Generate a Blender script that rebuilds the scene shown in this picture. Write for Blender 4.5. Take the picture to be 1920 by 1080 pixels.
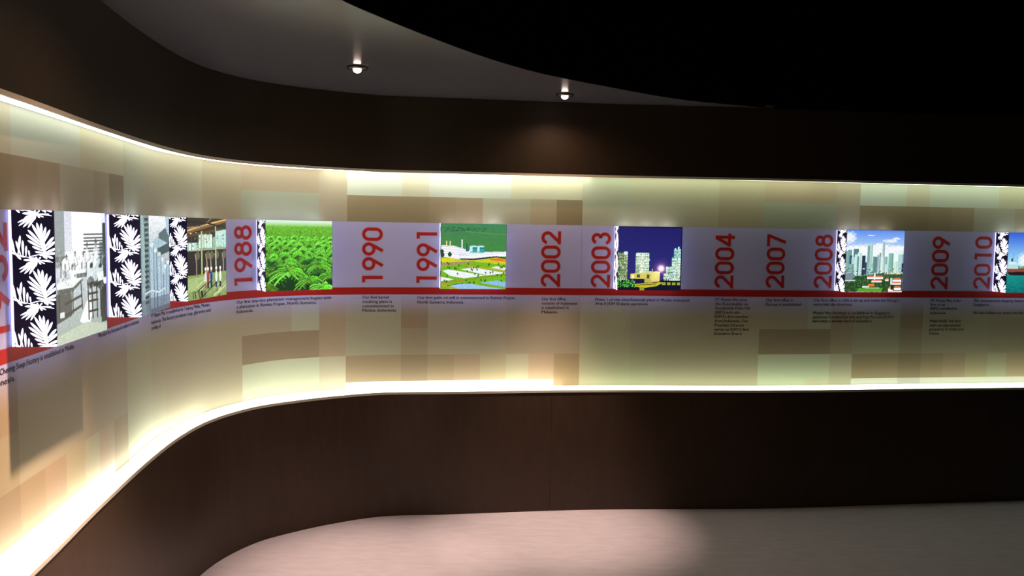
import bpy, bmesh, math, random
import numpy as np
from mathutils import Matrix, Vector
S = bpy.context.scene
for o in list(bpy.data.objects): bpy.data.objects.remove(o)

# ------------------------------------------------------------------ camera
PITCH, ROLL, FPX, EYE = 0.0719732, 0.0154435, 1496.93, 1.6
cp, sp, cr, sr = math.cos(PITCH), math.sin(PITCH), math.cos(ROLL), math.sin(ROLL)
fwd = Vector((0, cp, -sp)); up0 = Vector((0, sp, cp)); rt0 = Vector((1, 0, 0))
rt = rt0 * cr + up0 * sr; up = -rt0 * sr + up0 * cr
cd = bpy.data.cameras.new('camera'); cam = bpy.data.objects.new('camera', cd)
S.collection.objects.link(cam)
cd.sensor_width = 36; cd.lens = FPX * 36 / 1920; cd.clip_start = .05
M = Matrix.Identity(4)
for i in range(3):
    M[i][0] = rt[i]; M[i][1] = up[i]; M[i][2] = -fwd[i]
M[2][3] = EYE
cam.matrix_world = M
S.camera = cam

# ------------------------------------------------------------------ world, exposure, light levels
w = bpy.data.worlds.new('world'); S.world = w; w.use_nodes = True
w.node_tree.nodes['Background'].inputs[0].default_value = (.5, .55, .8, 1)
w.node_tree.nodes['Background'].inputs[1].default_value = .0
S.view_settings.view_transform = 'Standard'
try: S.view_settings.look = 'None'
except Exception: pass
S.view_settings.gamma = 1; S.view_settings.use_curve_mapping = False
S.view_settings.exposure = 0
BEAM = dict(power=300, color=(1, .70, .58), size=math.radians(42), blend=.95)
NEAR_BEAM = dict(power=700, color=(1, .68, .46), size=math.radians(60), blend=.9)
SPILL = dict(power=11, color=(1, .62, .38), size=math.radians(158), blend=1.0)
TUBE_LOW = [(-9, 3.2, 10.5), (3.2, 3.95, 6.5), (3.95, 5.30, 8.0), (5.30, 6.75, 4.2), (6.75, 20, 3.9)]
TUBE_TOP = [(-9, 2.3, 4.2), (2.3, 3.95, 4.2), (3.95, 5.45, 8.0), (5.45, 6.75, 3.8), (6.75, 20, 3.2)]
TUBE_COL = (.99, 1.0, .84); TUBE_GREEN = (.90, 1.0, .72)
PHOTO_GAIN, SIDE_GAIN, DIODE_GAIN, RIM_GAIN = 1.0, 1.45, 12.0, 1.1

def spot(x, y, z, SPOT):
    l = bpy.data.lights.new('downlight_beam', 'SPOT'); l.energy = SPOT['power']; l.color = SPOT['color']
    l.spot_size = SPOT['size']; l.spot_blend = SPOT['blend']; l.shadow_soft_size = .02
    o = bpy.data.objects.new('downlight_beam', l); S.collection.objects.link(o); o.location = (x, y, z)
    return o
LAMPS = [(-.700, 3.595), (.259, 4.215), (-.88, 2.20)]
for x, y in LAMPS:
    for kind in (NEAR_BEAM if y < 3 else BEAM, SPILL): spot(x, y, 2.262, kind)

# ------------------------------------------------------------------ materials
def mat(name, color=(.5, .5, .5), rough=.6, spec=.5, emit=None, strength=0, attr=None, noise=0, nscale=60, stretch=(1, 1, 1), bump=0, metal=0, coat=0):
    m = bpy.data.materials.new(name); m.use_nodes = True; nt = m.node_tree; N = nt.nodes; L = nt.links
    b = N['Principled BSDF']
    b.inputs['Base Color'].default_value = (*color, 1); b.inputs['Roughness'].default_value = rough
    b.inputs['Specular IOR Level'].default_value = spec; b.inputs['Metallic'].default_value = metal
    if noise or bump:
        tc = N.new('ShaderNodeTexCoord'); mp = N.new('ShaderNodeMapping'); nz = N.new('ShaderNodeTexNoise')
        mp.inputs['Scale'].default_value = stretch; nz.inputs['Scale'].default_value = nscale; nz.inputs['Detail'].default_value = 5
        L.new(tc.outputs['Object'], mp.inputs[0]); L.new(mp.outputs[0], nz.inputs['Vector'])
    src = None
    if attr:
        a = N.new('ShaderNodeAttribute'); a.attribute_name = attr; src = a.outputs['Color']
    if noise:
        mr = N.new('ShaderNodeMapRange'); mr.inputs[1].default_value = .3; mr.inputs[2].default_value = .7
        mr.inputs[3].default_value = 1 - noise; mr.inputs[4].default_value = 1 + noise
        L.new(nz.outputs['Fac'], mr.inputs[0])
        mx = N.new('ShaderNodeMix'); mx.data_type = 'RGBA'; mx.blend_type = 'MULTIPLY'; mx.inputs[0].default_value = 1
        if src: L.new(src, mx.inputs[6])
        else: mx.inputs[6].default_value = (*color, 1)
        cb = N.new('ShaderNodeCombineColor')
        for k in range(3): L.new(mr.outputs[0], cb.inputs[k])
        L.new(cb.outputs[0], mx.inputs[7]); src = mx.outputs[2]
    if bump:
        bp = N.new('ShaderNodeBump'); bp.inputs['Strength'].default_value = bump; bp.inputs['Distance'].default_value = .002
        L.new(nz.outputs['Fac'], bp.inputs['Height']); L.new(bp.outputs[0], b.inputs['Normal'])
    if strength:
        b.inputs['Emission Strength'].default_value = strength
        if emit: b.inputs['Emission Color'].default_value = (*emit, 1)
        if attr: L.new(src, b.inputs['Emission Color']); b.inputs['Base Color'].default_value = (.02, .02, .02, 1)
    elif src: L.new(src, b.inputs['Base Color'])
    return m

def lin(c):
    c = np.asarray(c, float); return np.where(c <= .04045, c / 12.92, ((c + .055) / 1.055) ** 2.4)

m_floor = mat('vinyl_floor', (.40, .36, .385), .55, .35, noise=.07, nscale=9, stretch=(1, 3, 1), bump=.06)
m_brown = mat('brown_laminate', (.044, .026, .016), .42, .3, noise=.12, nscale=30, stretch=(1, 1, .2), bump=.03)
m_upper = mat('brown_fascia', (.026, .017, .010), .5, .25, noise=.1, nscale=30)
m_ceil = mat('soffit_paint', (.075, .070, .082), .2, .6, noise=.05, nscale=12, stretch=(.4, 3, 1), bump=.04)
m_black = mat('black_paint', (.003, .003, .003), .9, .02, noise=.1)
m_trim = mat('cream_trim', (.55, .52, .45), .5, .4, noise=.04)
m_back = mat('backing_board', (.3, .28, .25), .7, noise=.05)
m_print = mat('wall_print', (.5, .5, .5), .55, .25, attr='print', noise=.05, nscale=350)
m_red = mat('red_vinyl', (.30, .006, .004), .5, .3, noise=.05, nscale=90)
m_redn = mat('red_numeral_vinyl', (.33, .008, .010), .5, .3, noise=.05, nscale=90)
m_edge = mat('pale_outline_vinyl', (.42, .29, .30), .5, .3, noise=.03)
m_ink = mat('black_text_ink', (.02, .016, .02), .6, .2, noise=.1)
m_photo = mat('backlit_photo', rough=.35, spec=.3, strength=PHOTO_GAIN, attr='print')
m_leafdark = mat('navy_film', (.006, .005, .02), .35, .3, emit=(.003, .002, .010), strength=1.0, noise=.1)
m_leaf = mat('white_backlit_leaf', (.8, .8, .85), .4, .3, emit=(.84, .82, 1.0), strength=SIDE_GAIN, noise=.02)
m_acryl = mat('white_acrylic', (.75, .74, .8), .35, .5, emit=(.72, .70, 1.0), strength=.42, noise=.02)
m_rim = mat('glowing_acrylic_rim', (.8, .8, .9), .3, .5, emit=(.78, .76, 1.0), strength=RIM_GAIN, noise=.02)
m_diode = mat('white_diode', (.9, .9, .9), .3, .5, emit=(.72, .84, 1.0), strength=DIODE_GAIN, noise=.02)
m_ring = mat('bronze_ring', (.10, .07, .06), .3, .5, metal=.9, noise=.05)
m_bulb = mat('warm_bulb', (.9, .8, .75), .3, .5, emit=(1, .72, .62), strength=14, noise=.02)

# ------------------------------------------------------------------ object helpers
def obj(name, verts, faces, m, parent=None, smooth=False, loc=None):
    me = bpy.data.meshes.new(name); me.from_pydata([tuple(map(float, v)) for v in verts], [], faces); me.materials.append(m)
    if smooth:
        for p in me.polygons: p.use_smooth = True
    me.update(); o = bpy.data.objects.new(name, me); S.collection.objects.link(o)
    if parent: o.parent = parent
    if loc is not None: o.location = loc
    return o
def struct(o): o['kind'] = 'structure'; return o
def thing(name, label, cat, loc=(0, 0, 0), group=None, rotz=0):
    o = bpy.data.objects.new(name, None); o.empty_display_size = .05; S.collection.objects.link(o)
    o.location = loc; o.rotation_euler = (0, 0, rotz)
    o['label'] = label; o['category'] = cat
    if group: o['group'] = group
    return o
def tag(o, label): o['label'] = label; return o
def box(x0, x1, y0, y1, z0, z1):
    v = [(x, y, z) for z in (z0, z1) for x, y in ((x0, y0), (x1, y0), (x1, y1), (x0, y1))]
    return v, [(0, 3, 2, 1), (4, 5, 6, 7), (0, 1, 5, 4), (1, 2, 6, 5), (2, 3, 7, 6), (3, 0, 4, 7)]

# ------------------------------------------------------------------ plan curves (metres, seen from above)
def cat(P, n=24):
    P = np.array(P, float); Q = np.vstack([2 * P[0] - P[1], P, 2 * P[-1] - P[-2]]); o = []
    for i in range(1, len(Q) - 2):
        p0, p1, p2, p3 = Q[i - 1:i + 3]
        t0 = 0; t1 = t0 + np.linalg.norm(p1 - p0) ** .5; t2 = t1 + np.linalg.norm(p2 - p1) ** .5; t3 = t2 + np.linalg.norm(p3 - p2) ** .5
        for t in np.linspace(t1, t2, n, endpoint=False):
            a1 = (t1 - t) / (t1 - t0) * p0 + (t - t0) / (t1 - t0) * p1; a2 = (t2 - t) / (t2 - t1) * p1 + (t - t1) / (t2 - t1) * p2; a3 = (t3 - t) / (t3 - t2) * p2 + (t - t2) / (t3 - t2) * p3
            b1 = (t2 - t) / (t2 - t0) * a1 + (t - t0) / (t2 - t0) * a2; b2 = (t3 - t) / (t3 - t1) * a2 + (t - t1) / (t3 - t1) * a3
            o.append((t2 - t) / (t2 - t1) * b1 + (t - t1) / (t2 - t1) * b2)
    o.append(P[-1]); return np.array(o)
PRE = 2
GP = [[-1.165, -3.6], [-1.17, -1.0], [-1.191, 0.599], [-1.234, 1.301], [-1.326, 2.1], [-1.389, 2.55], [-1.456, 3.0], [-1.502, 3.349], [-1.496, 3.6], [-1.457, 3.851], [-1.379, 4.033], [-1.243, 4.224], [-1.054, 4.344], [-0.761, 4.442], [-0.339, 4.514], [0.446, 4.618], [1.492, 4.695], [2.399, 4.823], [3.197, 4.937], [4.598, 5.108], [6.9, 5.39]]
WP = [[-1.065, -3.6], [-1.07, -1.0], [-1.095, 0.599], [-1.142, 1.301], [-1.237, 2.049], [-1.312, 2.498], [-1.383, 3.0], [-1.412, 3.35], [-1.403, 3.6], [-1.362, 3.771], [-1.267, 3.958], [-1.125, 4.096], [-0.95, 4.222], [-0.715, 4.338], [-0.316, 4.393], [0.438, 4.498], [1.503, 4.567], [2.35, 4.679], [3.152, 4.786], [4.498, 4.972], [6.9, 5.26]]
NS = 24
G = cat(GP, NS); W = cat(WP, NS)
U = np.concatenate([[0], np.cumsum(np.linalg.norm(np.diff(G, axis=0), axis=1))]); U -= U[PRE * NS]
def at(u, off=0.0):
    u = np.atleast_1d(np.asarray(u, float)); e = .012
    P = np.column_stack([np.interp(u, U, G[:, 0]), np.interp(u, U, G[:, 1])])
    T = np.column_stack([np.interp(u + e, U, G[:, 0]) - np.interp(u - e, U, G[:, 0]), np.interp(u + e, U, G[:, 1]) - np.interp(u - e, U, G[:, 1])])
    T /= np.linalg.norm(T, axis=1)[:, None]; N = np.column_stack([T[:, 1], -T[:, 0]])
    return P + N * off, T, N
def onwall(pts, off):
    pts = np.asarray(pts, float); P = at(pts[:, 0], off)[0]; return np.column_stack([P, pts[:, 1]])
NORM = at(U)[2]

def prism(front, back, z0, z1):
    n = len(front); v = []
    for P, z in ((front, z0), (back, z0), (front, z1), (back, z1)): v += [(p[0], p[1], z) for p in P]
    f = []
    for i in range(n - 1):
        a, b, c, d = i, n + i, 2 * n + i, 3 * n + i
        f += [(a, a + 1, c + 1, c), (b + 1, b, d, d + 1), (c, c + 1, d + 1, d), (a + 1, a, b, b + 1)]
    f += [(0, 2 * n, 3 * n, n), (n - 1, 2 * n - 1, 4 * n - 1, 3 * n - 1)]
    return v, f

# ------------------------------------------------------------------ the room
struct(obj('floor', *box(-2.2, 7.1, -3.8, 6.2, -.1, 0), m_floor))
BK = G - NORM * .12
BK2 = G - NORM * .001
iseam = int(np.argmin(np.abs(W[:, 0] - .235) + (W[:, 1] < 4) * 9))
def pieces(cuts, z0, z1, m, name, front, back, gap=.0005):
    root = struct(bpy.data.objects.new(name, None)); S.collection.objects.link(root)
    cs = [0] + cuts + [len(front) - 1]
    for a, b in zip(cs[:-1], cs[1:]):
        F = front[a:b + 1].copy(); B = back[a:b + 1].copy()
        if a: F[0] += (F[1] - F[0]) / np.linalg.norm(F[1] - F[0]) * gap
        if b < len(front) - 1: F[-1] -= (F[-1] - F[-2]) / np.linalg.norm(F[-1] - F[-2]) * gap
        obj('cladding_panel', *prism(F, B, z0, z1), m, root)
    return root
pieces([iseam], 0, .686, m_brown, 'wall_lower', W, BK)
struct(obj('wall_upper', *prism(W, BK, 1.917, 2.3085), m_upper))
struct(obj('wall_high', *prism(W, BK, 2.309, 3.3), m_black))
struct(obj('wall_back', *prism(BK2, BK, .687, 1.916), m_back))
WO = W + NORM * .003
struct(obj('trim_1', *prism(WO, BK2, .6865, .6995), m_trim))          # ledge slab under the print
struct(obj('trim_2', *prism(W + NORM * .001, W - NORM * .008, 1.904, 1.9165), m_trim))  # lip of the upper slot
struct(obj('wall_right', *box(6.9, 7.1, -3.8, 6.2, 0, 3.3), m_black))
struct(obj('wall_rear', *box(-2.2, 7.1, -4.0, -3.6, 0, 3.3), m_black))

# soffit: low ceiling between the wall and its own curved free edge
DP = [[-.90, -3.6], [-.90, -1], [-.86, .6], [-.80, 1.3], [-.69, 2.05], [-0.547, 2.553], [-0.465, 2.735], [-0.335, 2.99], [-0.123, 3.356], [0.11, 3.663], [0.48, 4.002], [0.906, 4.333], [1.4, 4.553]]
D = cat(DP, 16)
iw = int(np.argmin(np.abs(W[:, 0] - 1.46) + (W[:, 1] < 4) * 9))
def resample(P, n):
    s = np.concatenate([[0], np.cumsum(np.linalg.norm(np.diff(P, axis=0), axis=1))]); t = np.linspace(0, s[-1], n)
    return np.column_stack([np.interp(t, s, P[:, 0]), np.interp(t, s, P[:, 1])])
Wn = resample(W[:iw + 1], 300); Dn = resample(D, 300)
struct(obj('ceiling', *prism(Dn, Wn, 2.31, 2.325), m_ceil))
Nd = np.gradient(Dn, axis=0); Nd = np.column_stack([Nd[:, 1], -Nd[:, 0]]); Nd /= np.linalg.norm(Nd, axis=1)[:, None]
struct(obj('trim_3', *prism(Dn + Nd * .006, Dn, 2.3102, 3.3), m_black))                   # black upstand above the soffit edge
struct(obj('ceiling', *box(-2.2, 7.1, -3.8, 6.2, 3.3, 3.4), m_black))

# ------------------------------------------------------------------ printed mural
C_BASE = (.655, .615, .48)
GREEN = (.625, .66, .53); TAN = (.69, .61, .46); PINK = (.66, .55, .42); PALE = (.70, .76, .70); BROWN = (.54, .42, .25)
# local v (0..3 m along one print drop), z0, z1, colour (sRGB), alpha
R_ = [(0, .27, 1.635, 1.92, (.60, .65, .53), .7), (.27, .43, 1.635, 1.92, (.64, .64, .48), .6), (.43, .80, 1.635, 1.92, (.65, .63, .47), .6), (.80, 1.072, 1.635, 1.92, (.62, .56, .40), .8),
      (1.072, 1.52, 1.785, 1.92, (.63, .53, .39), 1), (1.072, 1.52, 1.635, 1.785, (.56, .61, .50), 1), (1.52, 1.672, 1.635, 1.92, (.63, .56, .44), 1),
      (1.672, 2.585, 1.78, 1.92, (.66, .72, .66), 1), (1.972, 2.123, 1.78, 1.92, (.68, .66, .54), 1),
      (1.672, 2.123, 1.635, 1.78, (.52, .42, .24), 1), (2.123, 2.274, 1.635, 1.78, (.55, .44, .28), 1), (2.274, 2.425, 1.635, 1.78, (.58, .47, .32), 1),
      (2.425, 2.698, 1.635, 1.78, (.61, .61, .49), 1), (2.585, 3, 1.78, 1.92, (.69, .68, .52), 1), (2.698, 2.85, 1.635, 1.78, (.62, .55, .39), 1), (2.85, 3, 1.635, 1.78, (.49, .40, .22), 1),
      (0, .30, .68, 1.20, (.58, .60, .40), .6), (.30, .45, .68, 1.20, (.58, .54, .38), .6), (.45, 1.07, .68, 1.20, (.60, .53, .38), .7), (.30, .45, .68, .89, (.60, .60, .42), .7),
      (1.07, 1.52, .89, 1.04, (.52, .40, .27), 1), (1.07, 1.52, .68, .89, (.66, .70, .55), 1), (1.07, 1.37, 1.04, 1.22, (.62, .55, .43), 1), (1.37, 1.52, 1.04, 1.22, (.62, .63, .50), 1), (1.37, 1.52, .68, .74, (.70, .66, .52), 1),
      (1.52, 1.665, .89, 1.22, (.60, .48, .34), 1), (1.52, 1.665, .68, .89, (.66, .62, .48), 1),
      (1.665, 1.97, .89, 1.22, (.56, .54, .41), 1), (1.97, 2.12, 1.04, 1.22, (.53, .40, .26), 1), (1.97, 2.12, .89, 1.04, (.54, .46, .31), 1),
      (1.665, 2.42, .74, .89, (.55, .42, .25), 1), (1.97, 2.12, .74, .89, (.50, .37, .22), 1), (2.27, 2.42, .74, .89, (.60, .45, .30), 1),
      (1.665, 2.85, .68, .74, (.78, .78, .76), 1), (1.97, 2.12, .68, .74, (.70, .68, .68), 1),
      (2.12, 2.567, .89, 1.22, (.58, .52, .40), 1), (2.42, 2.57, .74, .89, (.62, .54, .34), 1), (2.57, 2.70, .74, .89, (.62, .60, .42), 1), (2.70, 2.85, .74, .89, (.66, .51, .34), 1),
      (2.567, 3, .89, 1.22, (.58, .50, .36), 1), (2.85, 3, .68, .89, (.56, .42, .22), 1)]
def inpoly(P, x, z):
    c = np.zeros(x.shape, bool)
    for (x0, z0), (x1, z1) in zip(P, P[1:] + P[:1]):
        k = (z0 > z) != (z1 > z); c ^= k & (x < (x1 - x0) * (z - z0) / (z1 - z0 + 1e-12) + x0)
    return c
ZT, ZB = 1.911, .6995
def colour_at(v, z):
    c = np.zeros(v.shape + (3,)); c[:] = C_BASE
    for a, b, z0, z1, col, al in R_:
        k = (v >= a) & (v < b) & (z >= z0) & (z < z1); c[k] = c[k] * (1 - al) + np.array(col) * al
    g = c.mean(axis=-1, keepdims=True); c = g + (c - g) * .62; base = np.array((.605, .585, .515)); c = base + (c - base) * .72
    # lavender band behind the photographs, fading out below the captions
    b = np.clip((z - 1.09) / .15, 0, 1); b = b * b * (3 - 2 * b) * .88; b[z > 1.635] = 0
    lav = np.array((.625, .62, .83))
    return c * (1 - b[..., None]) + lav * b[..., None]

mural = thing('timeline_mural', 'curved backlit timeline wall print with lavender band, red stripe and dated captions', 'mural', (0, 0, .7))
MZ = mural.location.z
def put(name, pts, faces, off, m, parent):
    v = onwall(pts, off); v[:, 2] -= MZ; return obj(name, v, faces, m, parent)
zs = sorted(set([ZB, ZT, 1.22] + [r[k] for r in R_ for k in (2, 3) if ZB < r[k] < ZT] + list(np.arange(1.09, 1.245, .0125)) + [.935, 1.05, 1.635]))
zs = [zs[0]] + [b for a, b in zip(zs, zs[1:]) if b - a > 1e-6]
for drop in range(-2, 4):
    u0 = 2.415 + (drop - 1) * 3.0 + .0006; u1 = u0 + 3.0 - .0012
    u0 = max(u0, U[0]); u1 = min(u1, U[-1])
    if u1 <= u0: continue
    base = 2.415 + (drop - 1) * 3.0
    vs = sorted(set(np.round([u0 - base, u1 - base] + [r[k] for r in R_ for k in (0, 1)] + list(np.arange(0, 3, .01)) + list(np.arange(2.46, 2.54, .005)), 5)))
    vs = [v for v in vs if u0 - base - 1e-6 <= v <= u1 - base + 1e-6]
    n, k = len(vs), len(zs)
    pts = [(base + v, z) for z in zs for v in vs]
    fc = [(j * n + i, j * n + i + 1, (j + 1) * n + i + 1, (j + 1) * n + i) for j in range(k - 1) for i in range(n - 1)]
    o = put('print_drop', pts, fc, 0.0, m_print, mural)
    vm = np.array([[(vs[i] + vs[i + 1]) / 2] * 4 for j in range(k - 1) for i in range(n - 1)])
    e = 1e-4
    zm = np.array([[zs[j] + e, zs[j] + e, zs[j + 1] - e, zs[j + 1] - e] for j in range(k - 1) for i in range(n - 1)])
    col = lin(np.clip(colour_at(vm.ravel(), zm.ravel()), 0, 1))
    at_ = o.data.color_attributes.new('print', 'FLOAT_COLOR', 'CORNER')
    at_.data.foreach_set('color', np.column_stack([col, np.ones(len(col))]).ravel())
# red stripe
us = np.arange(U[0], U[-1], .01); n = len(us)
put('red_stripe', [(u, 1.232) for u in us] + [(u, 1.2715) for u in us], [(i, i + 1, n + i + 1, n + i) for i in range(n - 1)], .0005, m_red, mural)

# year numerals, set vertically (reading upwards)
H_, WD, ST = .1135, .0735, .0172
def arc(cx, cy, rx, ry, a0, a1, n=16): return [(cx + rx * math.cos(math.radians(a0 + (a1 - a0) * i / n)), cy + ry * math.sin(math.radians(a0 + (a1 - a0) * i / n))) for i in range(n + 1)]
def glyph(ch):
    h = ST / 2; L, R, B, T = h, WD - h, h, H_ - h; c = WD / 2; r = (R - L) / 2
    if ch == '0': return [(arc(c, T - r, r, r, 0, 180, 12) + arc(c, B + r, r, r, 180, 360, 12), True)]
    if ch == '1': return [([(.0355 - h, 0), (.0355 - h, H_ + 0)], False), ([(0, T), (.0355 - h, T)], False)]
    if ch == '2': return [(arc(c, T - r, r, r, 170, -32, 14) + [(L + .006, B + .004)], False), ([(0, B), (WD, B)], False)]
    if ch == '3':
        ra, rb = .023, .0268
        return [(arc(c, T - ra, ra, ra, 165, -80, 14), False), (arc(c, B + rb, rb, rb, 85, -165, 14), False)]
    if ch == '4': return [([(.052, 0), (.052, H_)], False), ([(0, .031), (WD, .031)], False), ([(.006, .031), (.049, H_ - .004)], False)]
    if ch == '7': return [([(0, T), (WD - .004, T)], False), ([(WD - h - .001, T + .002), (.0235, 0)], False)]
    if ch == '8': return [(arc(c, T - .0215, .0225, .0215, 0, 360, 24)[:-1], True), (arc(c, B + r, r, r * .97, 0, 360, 24)[:-1], True)]
    if ch == '9': return [(arc(c, T - r, r, r, 0, 360, 24)[:-1], True), ([(R - .0025, T - r * 1.42), (.0265, 0)], False)]
def ribbon(path, closed, hw, ext):
    P = [np.array(p, float) for p in path]; n = len(P); v = []
    for i in range(n):
        a = P[(i - 1) % n] if (closed or i) else P[i]; b = P[(i + 1) % n] if (closed or i < n - 1) else P[i]
        t = b - a; t /= np.linalg.norm(t); nn = np.array([-t[1], t[0]])
        p = P[i].copy()
        if not closed and i == 0: p -= t * ext
        if not closed and i == n - 1: p += t * ext
        v += [p + nn * hw, p - nn * hw]
    m = n if closed else n - 1
    return v, [(2 * i, 2 * i + 1, 2 * ((i + 1) % n) + 1, 2 * ((i + 1) % n)) for i in range(m)]
def year(txt, uR, z0):
    root = None
    for m, hw, ext, off, nm in ((m_redn, ST / 2, 0, .0008, 'year_number'), (m_edge, ST / 2 + .0022, .0022, .0004, 'outline')):
        V, F = [], []; x = 0.0; prev = ''
        for i, ch in enumerate(txt):
            if ch == '1' and i: x += .018
            for path, cl in glyph(ch):
                v, f = ribbon(path, cl, hw, ext); b = len(V)
                V += [(uR - p[1], z0 + x + p[0]) for p in v]; F += [tuple(b + q for q in g) for g in f]
            x += (.0355 + .031) if ch == '1' else (WD + .0085 if i < 3 else 0)
            prev = ch
        if root is None:
            root = put(nm, V, F, off, m, mural); tag(root, 'red vertical numerals %s' % txt)
        else:
            o = put(nm, V, F, off, m, root)
            o.matrix_parent_inverse = Matrix.Identity(4)
for t, uR, z0 in (('1932', 1.503, 1.296), ('1970', 2.196, 1.30), ('1988', 3.553, 1.301), ('1990', 4.282, 1.300), ('1991', 4.583, 1.298), ('2002', 5.293, 1.279), ('2003', 5.586, 1.278),
                  ('2004', 6.317, 1.282), ('2007', 6.627, 1.285), ('2008', 6.926, 1.285), ('2009', 7.686, 1.284), ('2010', 7.972, 1.285)):
    year(t, uR, z0)

# captions (left u, right u or None, baseline z, text)
CAP = {
 'caption about 1932': [(1.385, 1.918, 1.207, 'Nam Cheong Soap Factory is established in Medan,'), (1.385, 1.522, 1.179, 'Indonesia.')],
 'caption about 1970': [(2.124, 2.569, 1.211, 'We start the first palm oil refinery in Indonesia.')],
 'caption about Tanjung Mulia': [(2.721, 3.268, 1.213, 'PT Musim Mas is established in Tanjung Mulia, Medan,'), (2.721, 3.270, 1.186, 'Indonesia. The factory produces soap, glycerine and'), (2.721, 2.825, 1.162, 'cooking oil.')],
 'caption under 1988': [(3.452, 4.001, 1.2085, 'Our first step into plantation management begins with'), (3.452, 3.920, 1.184, 'a plantation in Rantau Prapat, North Sumatra,'), (3.452, 3.559, 1.160, 'Indonesia.')],
 'caption under 1990': [(4.171, 4.316, 1.2085, 'Our first kernel'), (4.171, 4.334, 1.184, 'crushing plant is'), (4.171, 4.343, 1.160, 'commissioned in'), (4.171, 4.361, 1.135, 'Medan, Indonesia.')],
 'caption under 1991': [(4.475, 5.033, 1.2065, 'Our first palm oil mill is commissioned in Rantau Prapat,'), (4.475, 4.739, 1.181, 'North Sumatra, Indonesia.')],
 'caption under 2002': [(5.188, 5.329, 1.201, 'Our first office'), (5.188, 5.396, 1.176, 'outside of Indonesia'), (5.188, 5.346, 1.151, 'is established in'), (5.188, 5.284, 1.126, 'Malaysia.')],
 'caption under 2003': [(5.502, 6.059, 1.200, 'Phase 1 of the oleochemicals plant in Medan Industrial'), (5.502, 5.817, 1.176, 'Area II (KIM II) starts operations.')],
 'caption under 2004': [(6.214, 6.405, 1.206, 'PT Musim Mas joins'), (6.214, 6.410, 1.181, 'the Roundtable on'), (6.214, 6.422, 1.156, 'Sustainable Palm Oil'), (6.214, 6.362, 1.131, '(RSPO) and is also'), (6.214, 6.417, 1.106, 'RSPO\u2019s first member'), (6.214, 6.417, 1.081, 'from Indonesia. Our'), (6.214, 6.395, 1.055, 'President Director'), (6.214, 6.422, 1.030, 'serves on RSPO\u2019s first'), (6.214, 6.382, 1.005, 'Executive Board.')],
 'caption under 2007': [(6.520, 6.688, 1.206, 'Our first office in'), (6.520, 6.743, 1.180, 'Europe is established.')],
 'caption under 2008': [(6.818, 7.372, 1.2065, 'Our first office in USA is set up and marks the Group\u2019s'), (6.818, 7.067, 1.181, 'entry into the Americas.')],
 'lower caption under 2008': [(6.818, 7.314, 1.130, 'Musim Mas Holdings is established in Singapore'), (6.818, 7.340, 1.105, 'and Inter-Continental Oils and Fats Pte Ltd (ICOF)'), (6.818, 7.204, 1.081, 'becomes a wholly owned subsidiary.')],
 'caption under 2009': [(7.582, 7.781, 1.206, 'PT Musim Mas is the'), (7.582, 7.678, 1.181, 'first to be'), (7.582, 7.755, 1.157, 'RSPO-certified in'), (7.582, 7.689, 1.130, 'Indonesia.')],
 'lower caption under 2009': [(7.582, 7.789, 1.081, 'Meanwhile, we also'), (7.582, 7.787, 1.054, 'start an operational'), (7.582, 7.810, 1.030, 'presence in India and'), (7.582, 7.650, 1.004, 'China.')],
 'caption under 2010': [(7.869, 8.31, 1.206, 'The international shipping department is in'), (7.869, 7.978, 1.181, 'Singapore.')],
 'lower caption under 2010': [(7.869, 8.21, 1.131, 'We also initiate our entry into the')],
}
def text_mesh(txt, size):
    cu = bpy.data.curves.new('text', 'FONT'); cu.body = txt; cu.size = size; cu.resolution_u = 2
    o = bpy.data.objects.new('text', cu); S.collection.objects.link(o)
    dg = bpy.context.evaluated_depsgraph_get(); me = o.evaluated_get(dg).to_mesh()
    V = [tuple(v.co) for v in me.vertices]; F = [tuple(p.vertices) for p in me.polygons]
    o.evaluated_get(dg).to_mesh_clear(); bpy.data.objects.remove(o); bpy.data.curves.remove(cu)
    return V, F
for lab, lines in CAP.items():
    V, F = [], []
    for a, b, z, txt in lines:
        v, f = text_mesh(txt, .0236); x0 = min(p[0] for p in v); x1 = max(p[0] for p in v); s = (b - a) / (x1 - x0); n = len(V)
        for k, (dx, dy) in enumerate(((-.00032, 0), (.00032, .00012))):   # two passes of ink: a slightly bold face
            V += [(a + (p[0] - x0) * s + dx, z + p[1] + dy) for p in v]; F += [tuple(n + k * len(v) + q for q in g) for g in f]
    tag(put('caption', V, F, .0009, m_ink, mural), lab)

# ------------------------------------------------------------------ cove lights
def cove(name, label, tubes, z0, z1, inset):
    root = thing(name, label, 'light', (0, 0, z0), 'diffuser strips of the display recess')
    Fr = W - NORM * inset; Bk = G + NORM * .007
    for a, b, s in tubes:
        i = np.where((U >= a) & (U <= b))[0]
        if len(i) < 2: continue
        i = np.append(i, min(i[-1] + 1, len(U) - 1)) if i[-1] + 1 < len(U) else i
        m = mat('diffuser_glow', (.8, .8, .75), .5, .3, emit=TUBE_COL if a < 5.2 else TUBE_GREEN, strength=s, noise=.02)
        obj('diffuser', *prism(Fr[i], Bk[i], 0, z1 - z0), m, root)
    return root
cove('cove_light', 'glowing white diffuser strip along the bottom ledge of the recess', TUBE_LOW, .700, .703, .004)
cove('cove_light', 'glowing white diffuser strip in the slot along the top of the recess', TUBE_TOP, 1.911, 1.9155, .009)

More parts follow.
